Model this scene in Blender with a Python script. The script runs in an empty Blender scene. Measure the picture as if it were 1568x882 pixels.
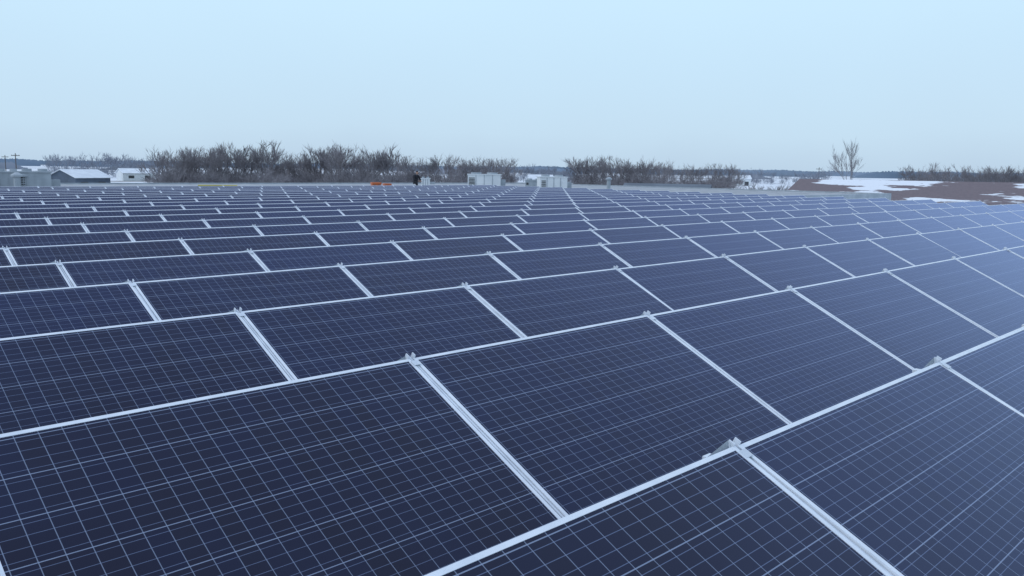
import bpy, math, random
import numpy as np
from mathutils import Matrix, Vector
ZOOM=None
random.seed(7); rng=np.random.default_rng(7)
scene=bpy.context.scene
scene.view_settings.view_transform='Standard'
scene.view_settings.look='None'
scene.view_settings.exposure=0

# ------------------------------------------------------------------ helpers
def link(o):
    scene.collection.objects.link(o); return o
class MB:
    """accumulates polygons with material index / uv / tint"""
    def __init__(s): s.v=[];s.f=[];s.m=[];s.uv=[];s.t=[]
    def quad(s,pts,mat=0,uv=None,tint=0.5):
        b=len(s.v); s.v+= [tuple(p) for p in pts]; n=len(pts)
        s.f.append(tuple(range(b,b+n))); s.m.append(mat)
        s.uv.append(uv or [(0,0)]*n); s.t.append(tint)
    def box(s,O,X,Y,Z,mat=0,tint=.5):
        O,X,Y,Z=map(Vector,(O,X,Y,Z))
        c=[O,O+X,O+X+Y,O+Y,O+Z,O+X+Z,O+X+Y+Z,O+Y+Z]
        if X.cross(Y).dot(Z)<0: order=[(0,1,2,3),(7,6,5,4),(4,5,1,0),(5,6,2,1),(6,7,3,2),(7,4,0,3)]
        else: order=[(3,2,1,0),(4,5,6,7),(0,1,5,4),(1,2,6,5),(2,3,7,6),(3,0,4,7)]
        for q in order: s.quad([c[k] for k in q],mat,None,tint)
    def abox(s,x0,x1,y0,y1,z0,z1,mat=0,tint=.5):
        s.box((x0,y0,z0),(x1-x0,0,0),(0,y1-y0,0),(0,0,z1-z0),mat,tint)
    def cyl(s,p0,p1,r0,r1,n=10,mat=0,tint=.5,cap=True):
        p0=Vector(p0);p1=Vector(p1);d=(p1-p0).normalized()
        a=d.orthogonal().normalized();b=d.cross(a)
        A=[p0+(a*math.cos(2*math.pi*k/n)+b*math.sin(2*math.pi*k/n))*r0 for k in range(n)]
        B=[p1+(a*math.cos(2*math.pi*k/n)+b*math.sin(2*math.pi*k/n))*r1 for k in range(n)]
        for k in range(n):
            s.quad([A[k],A[(k+1)%n],B[(k+1)%n],B[k]],mat,None,tint)
        if cap:
            s.quad(B,mat,None,tint); s.quad(A[::-1],mat,None,tint)
    def obj(s,name,mats,parent=None,loc=None,rotz=0):
        me=bpy.data.meshes.new(name); me.from_pydata(s.v,[],s.f)
        for m in mats: me.materials.append(m)
        me.polygons.foreach_set('material_index',s.m)
        ul=me.uv_layers.new(name='UVMap'); flat=[c for u in s.uv for p in u for c in p]
        ul.data.foreach_set('uv',flat)
        at=me.attributes.new('tint','FLOAT','FACE'); at.data.foreach_set('value',s.t)
        me.update(); o=bpy.data.objects.new(name,me); link(o)
        if loc: o.location=loc
        o.rotation_euler[2]=rotz
        if parent: o.parent=parent
        return o
def newmat(name):
    m=bpy.data.materials.new(name); m.use_nodes=True
    nt=m.node_tree; return m,nt,nt.nodes['Principled BSDF']
def N(nt,t,**k):
    n=nt.nodes.new(t)
    for a,b in k.items(): setattr(n,a,b)
    return n
def math_(nt,op,a,b=None,c=None):
    n=N(nt,'ShaderNodeMath',operation=op)
    for i,x in enumerate((a,b,c)):
        if x is None: continue
        if isinstance(x,(int,float)): n.inputs[i].default_value=x
        else: nt.links.new(x,n.inputs[i])
    return n.outputs[0]
def mixc(nt,f,a,b):
    n=N(nt,'ShaderNodeMix',data_type='RGBA')
    for i,x in ((0,f),(6,a),(7,b)):
        if isinstance(x,(int,float)): n.inputs[i].default_value=x
        elif isinstance(x,tuple): n.inputs[i].default_value=(*x,1)
        else: nt.links.new(x,n.inputs[i])
    return n.outputs[2]
def noise(nt,scale,detail=4,vec=None,rough=.55):
    n=N(nt,'ShaderNodeTexNoise'); n.inputs['Scale'].default_value=scale
    n.inputs['Detail'].default_value=detail; n.inputs['Roughness'].default_value=rough
    if vec is not None: nt.links.new(vec,n.inputs['Vector'])
    return n.outputs[0]
def sstep(nt,x,a,b):
    n=N(nt,'ShaderNodeMapRange',interpolation_type='SMOOTHSTEP')
    nt.links.new(x,n.inputs[0]); n.inputs[1].default_value=a;n.inputs[2].default_value=b
    return n.outputs[0]
def simple(name,c1,c2=None,scale=2,rough=.7,metal=0,detail=5):
    m,nt,p=newmat(name)
    c2=c2 or tuple(x*.8 for x in c1)
    geo=N(nt,'ShaderNodeNewGeometry'); 
    f=sstep(nt,noise(nt,scale,detail,geo.outputs['Position']),.35,.65)
    nt.links.new(mixc(nt,f,c1,c2),p.inputs['Base Color'])
    p.inputs['Roughness'].default_value=rough; p.inputs['Metallic'].default_value=metal
    return m

# ------------------------------------------------------------------ materials
NU=24
glass,nt,p=newmat('solar_cells')
uv=N(nt,'ShaderNodeUVMap'); uv.uv_map='UVMap'
sep=N(nt,'ShaderNodeSeparateXYZ'); nt.links.new(uv.outputs[0],sep.inputs[0])
U,V=sep.outputs[0],sep.outputs[1]
def lines(x,mult,halfw):
    a=math_(nt,'MULTIPLY',x,mult); a=math_(nt,'FRACT',a); a=math_(nt,'SUBTRACT',a,.5); a=math_(nt,'ABSOLUTE',a)
    return math_(nt,'GREATER_THAN',a,.5-halfw*mult)
gapU=lines(U,1,.019); gapV=lines(V,1,.010)
bb=math_(nt,'MULTIPLY',V,4); bb=math_(nt,'ADD',bb,.5); bb=math_(nt,'FRACT',bb); bb=math_(nt,'SUBTRACT',bb,.5); bb=math_(nt,'ABSOLUTE',bb)
bus=math_(nt,'GREATER_THAN',bb,.5-.024)
att=N(nt,'ShaderNodeAttribute'); att.attribute_name='tint'
geo=N(nt,'ShaderNodeNewGeometry')
fl=N(nt,'ShaderNodeVectorMath',operation='FLOOR'); nt.links.new(uv.outputs[0],fl.inputs[0])
ad=N(nt,'ShaderNodeVectorMath',operation='ADD'); nt.links.new(fl.outputs[0],ad.inputs[0])
cmb=N(nt,'ShaderNodeCombineXYZ'); nt.links.new(math_(nt,'MULTIPLY',att.outputs['Fac'],971.3),cmb.inputs[2]); nt.links.new(cmb.outputs[0],ad.inputs[1])
wn=N(nt,'ShaderNodeTexWhiteNoise',noise_dimensions='3D'); nt.links.new(ad.outputs[0],wn.inputs[0])
blotch=noise(nt,1.3,5,geo.outputs['Position'])
f1=math_(nt,'ADD',math_(nt,'MULTIPLY',wn.outputs[0],.35),math_(nt,'MULTIPLY',att.outputs['Fac'],.65))
cell=mixc(nt,f1,(.0085,.0065,.008),(.006,.010,.036))
cell=mixc(nt,math_(nt,'MULTIPLY',sstep(nt,blotch,.4,.75),.4),cell,(.016,.023,.052))
c=mixc(nt,math_(nt,'MULTIPLY',bus,.5),cell,(.22,.28,.43))
c=mixc(nt,math_(nt,'MULTIPLY',gapV,.75),c,(.30,.36,.48))
c=mixc(nt,math_(nt,'MULTIPLY',gapU,.55),c,(.32,.38,.50))
dust=noise(nt,6,6,geo.outputs['Position'],.7)
df=N(nt,'ShaderNodeBsdfDiffuse'); nt.links.new(c,df.inputs[0])
gl=N(nt,'ShaderNodeBsdfGlossy'); gl.inputs['Color'].default_value=(.60,.66,.97,1)
nt.links.new(math_(nt,'MULTIPLY_ADD',dust,.18,.12),gl.inputs['Roughness'])
fr=N(nt,'ShaderNodeFresnel'); fr.inputs['IOR'].default_value=1.39
msh=N(nt,'ShaderNodeMixShader'); nt.links.new(math_(nt,'MULTIPLY',fr.outputs[0],1.3),msh.inputs[0]); nt.links.new(df.outputs[0],msh.inputs[1]); nt.links.new(gl.outputs[0],msh.inputs[2])
out=[n for n in nt.nodes if n.type=='OUTPUT_MATERIAL'][0]; nt.links.new(msh.outputs[0],out.inputs[0]); nt.nodes.remove(p)

alu=simple('aluminium_frame',(.84,.87,.92),(.74,.78,.84),9,.4,.1)
rail=simple('mounting_rail',(.76,.80,.86),(.62,.66,.72),9,.45,.15)
galv=simple('galvanised_deflector',(.42,.46,.50),(.30,.33,.37),5,.45,.4)
backs=simple('panel_backsheet',(.6,.6,.62),None,3,.6)
membrane=simple('roof_membrane',(.42,.43,.45),(.30,.31,.33),1.2,.8)
snow,nt,p=newmat('snowy_field')
geo=N(nt,'ShaderNodeNewGeometry')
mp=N(nt,'ShaderNodeMapping'); nt.links.new(geo.outputs['Position'],mp.inputs[0]); mp.inputs['Rotation'].default_value=(0,0,math.radians(35)); mp.inputs['Scale'].default_value=(1,2.6,1)
n1=noise(nt,.004,6,mp.outputs[0]); n2=noise(nt,.05,6,mp.outputs[0],.7)
f=sstep(nt,math_(nt,'ADD',math_(nt,'MULTIPLY',n1,.7),math_(nt,'MULTIPLY',n2,.3)),.535,.59)
stub=mixc(nt,n2,(.10,.09,.085),(.22,.19,.17))
nt.links.new(mixc(nt,f,(.78,.80,.84),stub),p.inputs['Base Color']); p.inputs['Roughness'].default_value=.9
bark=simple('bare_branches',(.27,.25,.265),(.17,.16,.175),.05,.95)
barkhaze=simple('bare_branches_hazy',(.29,.31,.37),(.22,.24,.29),.01,.95)  # far trees: air haze painted into the colour, paler and bluer than bark
farhaze=simple('hazy_woodland',(.25,.31,.40),(.18,.235,.31),.004,1.0)  # horizon woods: blue-grey distance haze is part of the base colour
white=simple('white_sheet_metal',(.78,.80,.82),(.68,.71,.74),1.5,.5)
greym=simple('grey_sheet_metal',(.40,.44,.48),(.32,.36,.40),1.5,.5)
darkm=simple('dark_louvre',(.06,.065,.075),None,2,.6)
snowroof=simple('snow_on_roof',(.80,.83,.87),(.7,.73,.78),.5,.9)
bluewall=simple('blue_grey_siding',(.10,.13,.18),(.08,.105,.14),.5,.7)
slate=simple('blue_grey_roof',(.14,.165,.20),(.11,.13,.16),.3,.7)
orange=simple('orange_paint',(.62,.15,.04),(.5,.11,.03),1,.5)
yellow=simple('yellow_paint',(.55,.45,.06),(.4,.33,.05),1,.5)
wood=simple('weathered_wood',(.12,.10,.09),None,1,.9)
cloth=simple('dark_workwear',(.012,.014,.022),(.02,.022,.03),8,.9)
skin=simple('skin',(.45,.27,.20),None,8,.6)
shing,nt,p=newmat('brown_shingles_with_snow')
geo=N(nt,'ShaderNodeTexCoord')
mp=N(nt,'ShaderNodeMapping'); nt.links.new(geo.outputs['Object'],mp.inputs[0]); mp.inputs['Rotation'].default_value=(0,0,math.radians(12)); mp.inputs['Scale'].default_value=(.34,1.1,1.0)
n1=noise(nt,.42,5,mp.outputs[0],.6); 
sh=mixc(nt,noise(nt,3,4,geo.outputs['Object']),(.23,.175,.185),(.14,.115,.125))
nt.links.new(mixc(nt,sstep(nt,n1,.505,.53),sh,(.82,.84,.88)),p.inputs['Base Color']); p.inputs['Roughness'].default_value=.9

# ------------------------------------------------------------------ solar array
L=1.68; D=1.5513; TILT=.4528; W=1.025
ct,st=math.cos(TILT),math.sin(TILT)
NI0,NI1=-6,17; NJ0,NJ1=-2,21
ZR=-.62
for j in range(NJ0,NJ1):
    mb=MB(); y0=j*D
    for i in range(NI0,NI1):
        jt=TILT+rng.normal(0,.006); c_,s_=math.cos(jt),math.sin(jt)
        dz=rng.normal(0,.0015)
        g=.009
        O=Vector((i*L+g,y0,dz)); ex=Vector((1,0,rng.normal(0,.0008))).normalized(); ev=Vector((0,-c_,-s_)); en=Vector((0,-s_,c_))
        w=L-2*g; a=.016; at=.015; th=.036
        tint=float(rng.random())
        def P(u,v,n=0): return O+ex*u+ev*v+en*n
        mb.box(P(0,0,-th),ex*w,ev*at,en*th,1)
        mb.box(P(0,W-a,-th),ex*w,ev*a,en*th,1)
        mb.box(P(0,at,-th),ex*a,ev*(W-a-at),en*th,1)
        mb.box(P(w-a,at,-th),ex*a,ev*(W-a-at),en*th,1)
        u0,u1,v0,v1=a,w-a,at,W-a
        mu=.012/(L/NU); mv=.012/(W/6)
        mb.quad([P(u0,v0,-.002),P(u0,v1,-.002),P(u1,v1,-.002),P(u1,v0,-.002)],0,
            [(-mu,6+mv),(-mu,-mv),(NU+mu,-mv),(NU+mu,6+mv)],tint)
        mb.quad([P(u0,v0,-.03),P(u1,v0,-.03),P(u1,v1,-.03),P(u0,v1,-.03)],3)
    ev=Vector((0,-ct,-st)); en=Vector((0,-st,ct)); ex=Vector((1,0,0))
    for i in range(NI0,NI1+1):
        O=Vector((i*L,y0,0))
        def P(u,v,n=0): return O+ex*u+ev*v+en*n
        mb.box(P(-.0045,-.022,-.06),ex*.009,ev*(W+.045),en*.058,2)
        mb.box(P(-.019,-.022,-.03),ex*.005,ev*.022,en*.044,2)
        mb.box(P(.014,-.022,-.03),ex*.005,ev*.022,en*.044,2)
        mb.box(P(-.018,.02,.002),ex*.036,ev*.03,en*.003,2)
        s=1.0 if j<=0 else .5
        mb.quad([(i*L-.022,y0+.010,-.004),(i*L-.022,y0+.014,.022*s),(i*L-.15*s,y0+.010,-.004)],4)
        mb.abox(i*L-.02,i*L+.02,y0+.06,y0+.10,ZR+.03,-.05,2)
        mb.abox(i*L-.02,i*L+.02,y0-W*ct+.05,y0-W*ct+.09,ZR+.03,-W*st-.02,2)
        mb.abox(i*L-.10,i*L+.10,y0-W*ct-.05,y0+.55,ZR+.004,ZR+.03,2)
    x0,x1=NI0*L,NI1*L
    mb.quad([(x0,y0+.006,-.008),(x1,y0+.006,-.008),(x1,y0+.016,-.010),(x0,y0+.016,-.010)],1)
    mb.quad([(x0,y0+.016,-.010),(x1,y0+.016,-.010),(x1,y0+.42,ZR+.08),(x0,y0+.42,ZR+.08)],4)
    mb.obj('solar_panel_row',[glass,alu,rail,backs,galv])

# ------------------------------------------------------------------ own building roof (L shaped)
GZ=-6.5
b=MB()
b.abox(-40,34,-30,24,GZ-.5,ZR,0); b.abox(-40,62,24.001,62,GZ-.5,ZR-.001,0)
q=ZR+.09
b.abox(-40.3,62.3,62,62.3,GZ-.5,q,1); b.abox(62,62.3,23.7,61.99,GZ-.5,q,1)
b.abox(34.3,61.99,23.7,24,GZ-.5,q,1); b.abox(34,34.29,-30,24,GZ-.5,q,1)
b.abox(-40.3,34.3,-30.3,-30.001,GZ-.5,q,1); b.abox(-40.3,-40.001,-30,61.99,GZ-.5,q,1)
b.obj('flat_roof_warehouse',[membrane,greym])

# ------------------------------------------------------------------ ground
b=MB(); S=9000; n=24
for a in range(n):
    for c in range(n):
        x=-S+2*S*a/n; y=-S+2*S*c/n; d=2*S/n
        b.quad([(x,y,GZ),(x+d,y,GZ),(x+d,y+d,GZ),(x,y+d,GZ)])
b.obj('snowy_ground',[snow])

CX,CY,CZ=-2.5718*.84,-1.4624*.84,.9529*.84
def polar(px,d):   # bearing -> world
    az=.7813+math.atan((px-784)/1298)
    return Vector((CX+d*math.sin(az),CY+d*math.cos(az),0)),az

# ------------------------------------------------------------------ trees
def tree_arrays(seed,H,levels,nch,spread,twigs,tw=.008,vase=.8,r0=.045,tl=1.0,rmin=.0035):
    r=random.Random(seed); Vv=[];F=[]
    def tube(p,q,r0,r1):
        d=(q-p).normalized(); a=d.orthogonal().normalized(); b=d.cross(a); k=len(Vv)
        for (c,rr) in ((p,r0),(q,r1)):
            for t in range(3):
                an=2.094*t; Vv.append(c+(a*math.cos(an)+b*math.sin(an))*rr)
        for t in range(3):
            u=(t+1)%3; F.append((k+t,k+u,k+3+u)); F.append((k+t,k+3+u,k+3+t))
    def twig(p,d,l,w):
        s=d.orthogonal().normalized()
        s=(Matrix.Rotation(r.random()*6.28,3,d)@s)*w*.5
        k=len(Vv); Vv.extend([p-s,p+s,p+d*l]); F.append((k,k+1,k+2))
    def rnd(d,ang):
        ax=d.orthogonal().normalized(); ax=Matrix.Rotation(r.random()*6.283,3,d)@ax
        return (Matrix.Rotation(ang,3,ax)@d).normalized()
    def grow(p,d,l,rad,lev):
        m=p+d*l*.5; d2=(rnd(d,.16)+Vector((0,0,.08))).normalized(); q=m+d2*l*.5
        tube(p,m,rad,rad*.85); tube(m,q,rad*.85,rad*.68)
        if lev<=1:
            for _ in range(twigs if lev==0 else twigs//2):
                t=r.random(); twig(p.lerp(q,t),(rnd(d2,r.uniform(.15,.6))+Vector((0,0,.15))).normalized(),l*r.uniform(.5,1.1),tw)
            if lev==0: return
        for c in range(nch):
            t=1 if c==0 else r.uniform(.35,1)
            base=p.lerp(m,t*2) if t<.5 else m.lerp(q,t*2-1)
            ang=r.uniform(.1,.3) if c==0 else r.uniform(.45,1)*spread
            nd=(rnd(d2,ang)+Vector((0,0,.2*vase))).normalized()
            grow(base,nd,(l if lev<levels else 1.0)*r.uniform(.62,.86),max(rad*(.66 if c==0 else .5),rmin),lev-1)
    grow(Vector((0,0,0)),Vector((0,0,1)),tl,r0,levels)
    A=np.array([tuple(x) for x in Vv]); s=H/A[:,2].max(); B=A*s
    rr=np.hypot(B[:,0],B[:,1]); 
    return B,np.array(F),np.percentile(rr,96)/H
def merge(name,items,mat):
    vs=[];fs=[];o=0
    for T_,loc,sc,rot in items:
        A,F=T_[0],T_[1]
        c,s=math.cos(rot),math.sin(rot)
        B=A*np.array(sc); B=np.stack([B[:,0]*c-B[:,1]*s,B[:,0]*s+B[:,1]*c,B[:,2]],1)+np.array(loc)
        vs.append(B);fs.append(F+o);o+=len(B)
    Vv=np.concatenate(vs);F=np.concatenate(fs)
    me=bpy.data.meshes.new(name); me.vertices.add(len(Vv)); me.vertices.foreach_set('co',Vv.ravel())
    me.loops.add(F.size); me.loops.foreach_set('vertex_index',F.ravel().astype(np.int32))
    me.polygons.add(len(F)); me.polygons.foreach_set('loop_start',np.arange(0,F.size,3,dtype=np.int32))
    me.materials.append(mat); me.update(calc_edges=True); me.validate()
    return link(bpy.data.objects.new(name,me))
T=[tree_arrays(10+k,1.0,4,3,.78,5,tw=.014,vase=1.0,tl=.8,rmin=.008) for k in range(8)]
Sx=[tree_arrays(40+k,1.0,3,4,1.1,7,tw=.02,vase=.3,tl=.3,r0=.02) for k in range(4)]
def line(name,px0,px1,d0,d1,h0,h1,n,mat,scrub=0,hs=(2.,4.),wid=.42):
    items=[]
    for k in range(n):
        px=px0+(px1-px0)*(k+random.random())/n; d=random.uniform(d0,d1); P,_=polar(px,d)
        h=random.uniform(h0,h1); t=random.choice(T); w=h*random.uniform(.75,1.1)*wid/t[2]
        items.append((t,(P.x,P.y,GZ),(w,w,h),random.random()*6.28))
    for k in range(scrub):
        px=random.uniform(px0,px1); d=random.uniform(d0-15,d1); P,_=polar(px,d)
        h=random.uniform(*hs); t=random.choice(Sx); w=h*random.uniform(.5,.9)/t[2]
        items.append((t,(P.x,P.y,GZ-.2),(w,w,h),random.random()*6.28))
    return merge(name,items,mat)
line('bare_tree_grove',240,330,250,300,11,14.2,16,bark,45,(5,8.5))
line('bare_tree_grove',325,415,250,290,12.5,16,17,bark,45,(5,8.5))
line('bare_tree_grove',410,480,270,320,9.5,13,15,bark,50,(5,9))
line('bare_tree_grove',475,603,250,290,12.5,15.8,24,bark,60,(5,9))
line('bare_tree_grove',600,785,310,380,9.5,13.5,40,bark,90,(4,8.5))
line('bare_tree_grove',875,1010,280,330,10.5,14.2,28,bark,70,(5,8.5))
line('bare_tree_grove',1005,1130,330,420,9,12.5,24,bark,60,(4,8))
line('bare_shrub_thicket',1140,1256,150,175,4.5,6.5,16,bark,60,(3,5.6))
line('bare_tree_grove',1385,1600,330,400,9,12.8,46,bark,95,(4,8.5))
line('bare_tree_grove',70,250,480,620,10,15,34,barkhaze,60,(3,8))
line('bare_tree_grove',770,890,480,620,9,14,24,barkhaze,60,(3,8))
line('bare_tree_grove',1110,1270,600,750,8,13,22,barkhaze,40,(3,7))
line('bare_tree_grove',1235,1262,300,340,8,11,3,barkhaze,0)
lone=tree_arrays(81,1.0,5,3,.60,4,tw=.007,vase=1.0,tl=.7,r0=.032)
P,_=polar(1304,205); sc=5.0/lone[2]
merge('bare_tree',[(lone,(P.x,P.y,GZ),(sc,sc,16.2),0.4)],bark)
def woods(name,segs,d,h0,h1,mat):
    b=MB()
    for (a0,a1) in segs:
        pts=[];px=a0
        while px<a1:
            P,_=polar(px,d*(1+.05*math.sin(px*.013)))
            hh=h0+(h1-h0)*(.5+.25*math.sin(px*.021+d)+.15*math.sin(px*.07)+.25*(random.random()-.5)*2)
            e=min(1,(px-a0)/25,(a1-px)/25); pts.append((P,hh*max(.25,e))); px+=random.uniform(.7,1.6)
        for k in range(len(pts)-1):
            (p,h),(q,g)=pts[k],pts[k+1]
            dp=p.normalized()*40
            b.quad([(p.x,p.y,GZ),(q.x,q.y,GZ),(q.x,q.y,GZ+g),(p.x,p.y,GZ+h)])
            b.quad([(p.x,p.y,GZ+h),(q.x,q.y,GZ+g),(q.x+dp.x,q.y+dp.y,GZ+g*.8),(p.x+dp.x,p.y+dp.y,GZ+h*.8)])
    return b.obj(name,[mat])
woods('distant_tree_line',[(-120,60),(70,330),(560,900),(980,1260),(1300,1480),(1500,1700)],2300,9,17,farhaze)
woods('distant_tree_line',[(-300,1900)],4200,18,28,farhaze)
woods('distant_tree_line',[(-60,40),(150,240),(640,760),(800,890),(1120,1180),(1380,1700)],1100,5,9,barkhaze)

# ------------------------------------------------------------------ rooftop units
def hvac(px,d,w,h,dep,body=white,name='rooftop_air_handler',rot=0):
    P,az=polar(px,d); b=MB()
    b.abox(-w/2+.05,w/2-.05,-dep/2+.05,dep/2-.05,0,.18,1)
    b.abox(-w/2,w/2,-dep/2,dep/2,.18,h,0)
    b.abox(-w/2-.05,w/2+.05,-dep/2-.05,dep/2+.05,h,h+.05,0)
    for k in range(3):
        x=-w/2+w*(k+1)/4; b.abox(x-.02,x+.02,-dep/2-.02,-dep/2-.002,.2,h-.02,1)
    n=max(3,int(h*6))
    for k in range(n):
        z=.3+(h-.45)*k/n; b.abox(-w/2+.08,-w/2+w/4-.08,-dep/2-.03,-dep/2-.003,z,z+.05,2)
    for x in (-w/4,w/4):
        b.cyl((x,0,h+.05),(x,0,h+.16),w*.16,w*.16,14,1)
    b.abox(w/2+.001,w/2+.35,-dep/4,dep/4,.3,h*.7,1)
    return b.obj(name,[body,greym,darkm],loc=(P.x,P.y,ZR),rotz=-az+rot)
hvac(739,60,2.3,1.05,1.6)
hvac(843,55,1.75,.98,1.6,rot=.15)
hvac(649,62,.65,.68,.7)
hvac(50,42,1.2,1.02,1.2,greym); hvac(8,43,.9,1.0,1.2,greym)
hvac(815,66,1.3,.62,1.2,greym)
for px,d in ((22,41),(32,41.5),(930,58)):
    P,az=polar(px,d); b=MB()
    b.cyl((0,0,0),(0,0,.85),.13,.13,12); b.cyl((0,0,.85),(0,0,.93),.22,.22,12); b.cyl((0,0,.93),(0,0,1.03),.22,.05,12)
    b.obj('roof_vent_pipe',[greym],loc=(P.x,P.y,ZR))
P,az=polar(330,48); b=MB()
b.cyl((-1,0,.36),(1,0,.36),.045,.045,8,0)
for x in (-.9,0,.9): b.abox(x-.06,x+.06,-.1,.1,0,.31,1)
b.obj('rooftop_gas_pipe',[yellow,wood],loc=(P.x,P.y,ZR),rotz=-az)
for px,dd,w_,h_ in ((573,52,.52,.56),(590,53,.4,.48)):
    P,az=polar(px,dd); b=MB()
    b.abox(-w_/2,w_/2,-.3,.3,.08,h_-.12,0); b.abox(-w_/2-.02,w_/2+.02,-.32,.32,h_-.118,h_,0)
    for x in (-w_/2+.06,w_/2-.14): b.abox(x,x+.08,-.29,.29,0,.079,1)
    for x in (-w_*.28,w_*.2): b.abox(x,x+.05,-.335,-.302,h_-.2,h_-.119,1)
    b.obj('orange_tool_chest',[orange,darkm],loc=(P.x,P.y,ZR),rotz=-az+.2)

# ------------------------------------------------------------------ crouching roof worker
def skinned(name,chains,mat,parent,sub=1):
    vs=[];rad=[];ed=[];idx={}
    for ch in chains:
        prev=None
        for (key,co,r) in ch:
            if key not in idx: idx[key]=len(vs); vs.append(co); rad.append(r)
            if prev is not None and (prev,idx[key]) not in ed: ed.append((prev,idx[key]))
            prev=idx[key]
    me=bpy.data.meshes.new(name); me.from_pydata(vs,ed,[]); me.materials.append(mat)
    o=link(bpy.data.objects.new(name,me)); o.parent=parent
    sk=o.modifiers.new('Skin','SKIN'); sk.use_smooth_shade=True
    for k,r in enumerate(rad):
        me.skin_vertices[0].data[k].radius=(r,r) if isinstance(r,float) else r
        me.skin_vertices[0].data[k].use_root=(k==0)
    s=o.modifiers.new('Sub','SUBSURF'); s.levels=sub; s.render_levels=sub
    return o
P,az=polar(633,58); wk=bpy.data.objects.new('roof_worker',None); link(wk); wk.location=(P.x,P.y,ZR); wk.rotation_euler[2]=-az+.7
pel=('pel',(0,0,.50),(.17,.13)); chest=('ch',(.02,-.10,.86),(.20,.14))
def mk(s,n): return lambda k,co,r:(k+n,(co[0]*s,co[1],co[2]),r)
bl=[[pel,('sp',(.01,-.04,.68),(.17,.13)),chest,('nk',(.03,-.15,1.00),.06)]]
for s,n in ((-1,'L'),(1,'R')):
    m_=mk(s,n)
    bl.append([chest,m_('sh',(.19,-.11,.92),.075),m_('el',(.27,-.24,.68),.055),m_('wr',(.12,-.44,.60),.038)])
bl.append([pel,('hR',(.11,-.02,.46),.10),('kR',(.14,-.10,.08),.07),('aR',(.14,.30,.07),.05),('tR',(.14,.36,.045),.045)])
bl.append([pel,('hL',(-.11,-.02,.47),.10),('kL',(-.15,-.40,.50),.07),('aL',(-.15,-.36,.11),.05),('tL',(-.15,-.54,.05),.045)])
skinned('clothed_body',bl,cloth,wk)
skinned('head',[[('n',(.03,-.15,1.00),.045),('j',(.03,-.185,1.07),(.065,.075)),('c',(.03,-.19,1.15),(.08,.092)),('t',(.03,-.185,1.22),(.06,.07))],
 [('j',(.03,-.185,1.07),(.065,.075)),('ns',(.03,-.285,1.115),.012)]],skin,wk)
skinned('knit_hat',[[('a',(.03,-.175,1.16),(.092,.10)),('b',(.03,-.17,1.22),(.08,.09)),('c',(.03,-.165,1.27),(.04,.045))]],cloth,wk)
for s,n in ((-1,'L'),(1,'R')):
    wr=('w',(.12*s,-.44,.60),.03); pm=('p',(.09*s,-.50,.585),.034); ch=[[wr,pm]]
    for k in range(4):
        xo=(.09+(.027-.018*k))*s
        ch.append([pm,('k%d'%k,(xo,-.545,.58),.011),('m%d'%k,(xo,-.575-.006*(k in(1,2)),.565),.009),('e%d'%k,(xo,-.585,.545),.008)])
    ch.append([wr,('t1',(.065*s,-.475,.58),.013),('t2',(.05*s,-.51,.565),.010)])
    skinned('hand_'+n,ch,skin,wk)

# ------------------------------------------------------------------ neighbouring buildings
def gable(name,px,d,w,dep,eave,ridge,wallm,roofm,rot=0,doors=True):
    P,az=polar(px,d)
    e=bpy.data.objects.new(name,None); link(e); e.location=(P.x,P.y,GZ); e.rotation_euler[2]=-az+rot
    b=MB(); b.abox(-w/2,w/2,-dep/2,dep/2,0,eave)
    for s in (-1,1):
        b.quad([(s*w/2,-dep/2,eave),(s*w/2,dep/2,eave),(s*w/2,0,ridge)])
    b.obj('walls',[wallm],e)
    b=MB(); ov=.5; dz=(ridge-eave)/(dep/2)*ov
    for s in (-1,1):
        b.box((-w/2-ov,s*(dep/2+ov),eave-dz+.02),(w+2*ov,0,0),(0,-s*(dep/2+ov),ridge-eave+dz),(0,0,.15))
    b.obj('roof',[roofm],e)
    if doors:
        b=MB(); n=max(2,int(w/5))
        for k in range(n):
            x=-w/2+w*(k+.5)/n; b.abox(x-1.2,x+1.2,-dep/2-.05,-dep/2-.003,0 if k%2 else 1.2,2.4)
        b.obj('doors_and_windows',[darkm],e)
    return e
gable('farm_shed',118,265,12,10,3.6,5.6,bluewall,snowroof,rot=.75)
gable('farm_shed',20,300,16,12,3.5,4.4,greym,snowroof,rot=.1)
gable('farm_shed',205,420,14,10,3.5,5.4,white,snowroof,rot=.3)
gable('brown_roofed_building',1530,97,38,26,3.4,6.6,wood,shing,rot=-.05)
gable('low_grey_building',1110,140,14,12,3.0,4.6,bluewall,slate,rot=.1)
gable('low_grey_building',1020,190,18,12,3.2,4.6,bluewall,slate,rot=-.1)
gable('farm_shed',825,430,12,9,3,5,white,snowroof,rot=.2)
gable('farm_shed',1132,520,10,10,4,6,white,snowroof,rot=.2)
for px,d in ((22,330),(6,420),(1251,420)):
    P,az=polar(px,d); b=MB()
    b.cyl((0,0,0),(0,0,10.5),.20,.13,8); b.box((-1.3,-.08,9.6),(2.6,0,0),(0,.16,0),(0,0,.2))
    for x in (-1.1,-.4,.4,1.1): b.cyl((x,0,9.8),(x,0,10.05),.06,.05,6)
    b.obj('utility_pole',[wood],loc=(P.x,P.y,GZ),rotz=-az+.3)

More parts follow.
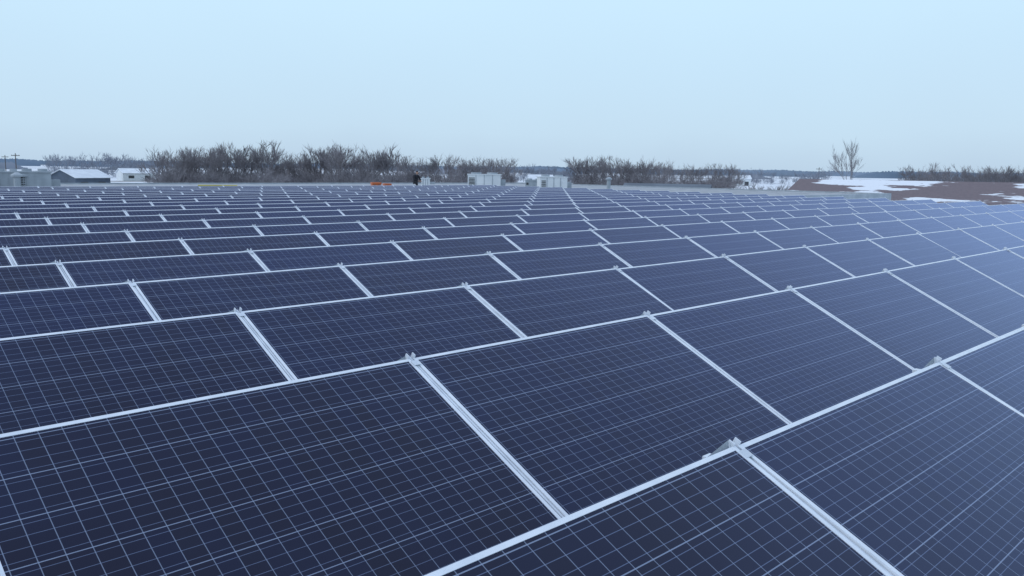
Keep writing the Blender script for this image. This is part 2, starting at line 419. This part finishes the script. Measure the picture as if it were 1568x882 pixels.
# ------------------------------------------------------------------ world
w=bpy.data.worlds.new('World'); scene.world=w; w.use_nodes=True; nt=w.node_tree
bg=nt.nodes['Background']; bg.inputs[1].default_value=.1
sky=N(nt,'ShaderNodeTexSky',sky_type='NISHITA'); sky.sun_disc=False
SE,SR=math.radians(38),math.radians(300)
sky.sun_elevation=SE; sky.sun_rotation=SR
tc=N(nt,'ShaderNodeTexCoord'); sp=N(nt,'ShaderNodeSeparateXYZ'); nt.links.new(tc.outputs['Generated'],sp.inputs[0])
wob=noise(nt,2.2,4,tc.outputs['Generated'])
zz=math_(nt,'ADD',sp.outputs[2],math_(nt,'MULTIPLY',math_(nt,'SUBTRACT',wob,.5),.10))
cr=N(nt,'ShaderNodeValToRGB'); nt.links.new(zz,cr.inputs[0])
stops=[(0,(.52,.68,.85)),(.04,(.57,.76,.93)),(.12,(.60,.82,1.0)),(.25,(.66,.92,1.10)),(.5,(.63,.81,1.05)),(1,(.56,.69,.97))]
el=cr.color_ramp.elements
el[0].position,el[0].color=stops[0][0],(*stops[0][1],1); el[1].position,el[1].color=1,(*stops[-1][1],1)
for ps,c in stops[1:-1]:
    q=el.new(ps); q.color=(*c,1)
sc=N(nt,'ShaderNodeVectorMath',operation='SCALE'); nt.links.new(cr.outputs[0],sc.inputs[0]); sc.inputs['Scale'].default_value=10
nt.links.new(mixc(nt,.93,sky.outputs[0],sc.outputs[0]),bg.inputs[0])
sl=bpy.data.lights.new('sun','SUN'); sl.energy=.6; sl.angle=math.radians(20); sl.color=(1,.97,.93)
so=link(bpy.data.objects.new('sun',sl))
sd=Vector((math.sin(SR)*math.cos(SE),math.cos(SR)*math.cos(SE),math.sin(SE)))
so.rotation_euler=sd.to_track_quat('Z','Y').to_euler()

# ------------------------------------------------------------------ camera
f,pitch,yaw,roll=1.286,.1397,.7813,.0143
F=Vector((math.sin(yaw)*math.cos(pitch),math.cos(yaw)*math.cos(pitch),-math.sin(pitch)))
R=Vector((math.cos(yaw),-math.sin(yaw),0)); Uu=R.cross(F)
R2=R*math.cos(roll)+Uu*math.sin(roll); U2=Uu*math.cos(roll)-R*math.sin(roll)
cd=bpy.data.cameras.new('camera'); cam=link(bpy.data.objects.new('camera',cd))
cd.sensor_width=36; cd.lens=f*1000/1568*36; cd.clip_end=20000; cd.clip_start=.02
M=Matrix((R2,U2,-F)).transposed().to_4x4(); M.translation=Vector((CX,CY,CZ)); cam.matrix_world=M
scene.camera=cam
if ZOOM:
    zx,zy,zf=ZOOM
    cd.lens*=zf; cd.shift_x=(zx-784)/1568*zf; cd.shift_y=-(zy-441)/1568*zf
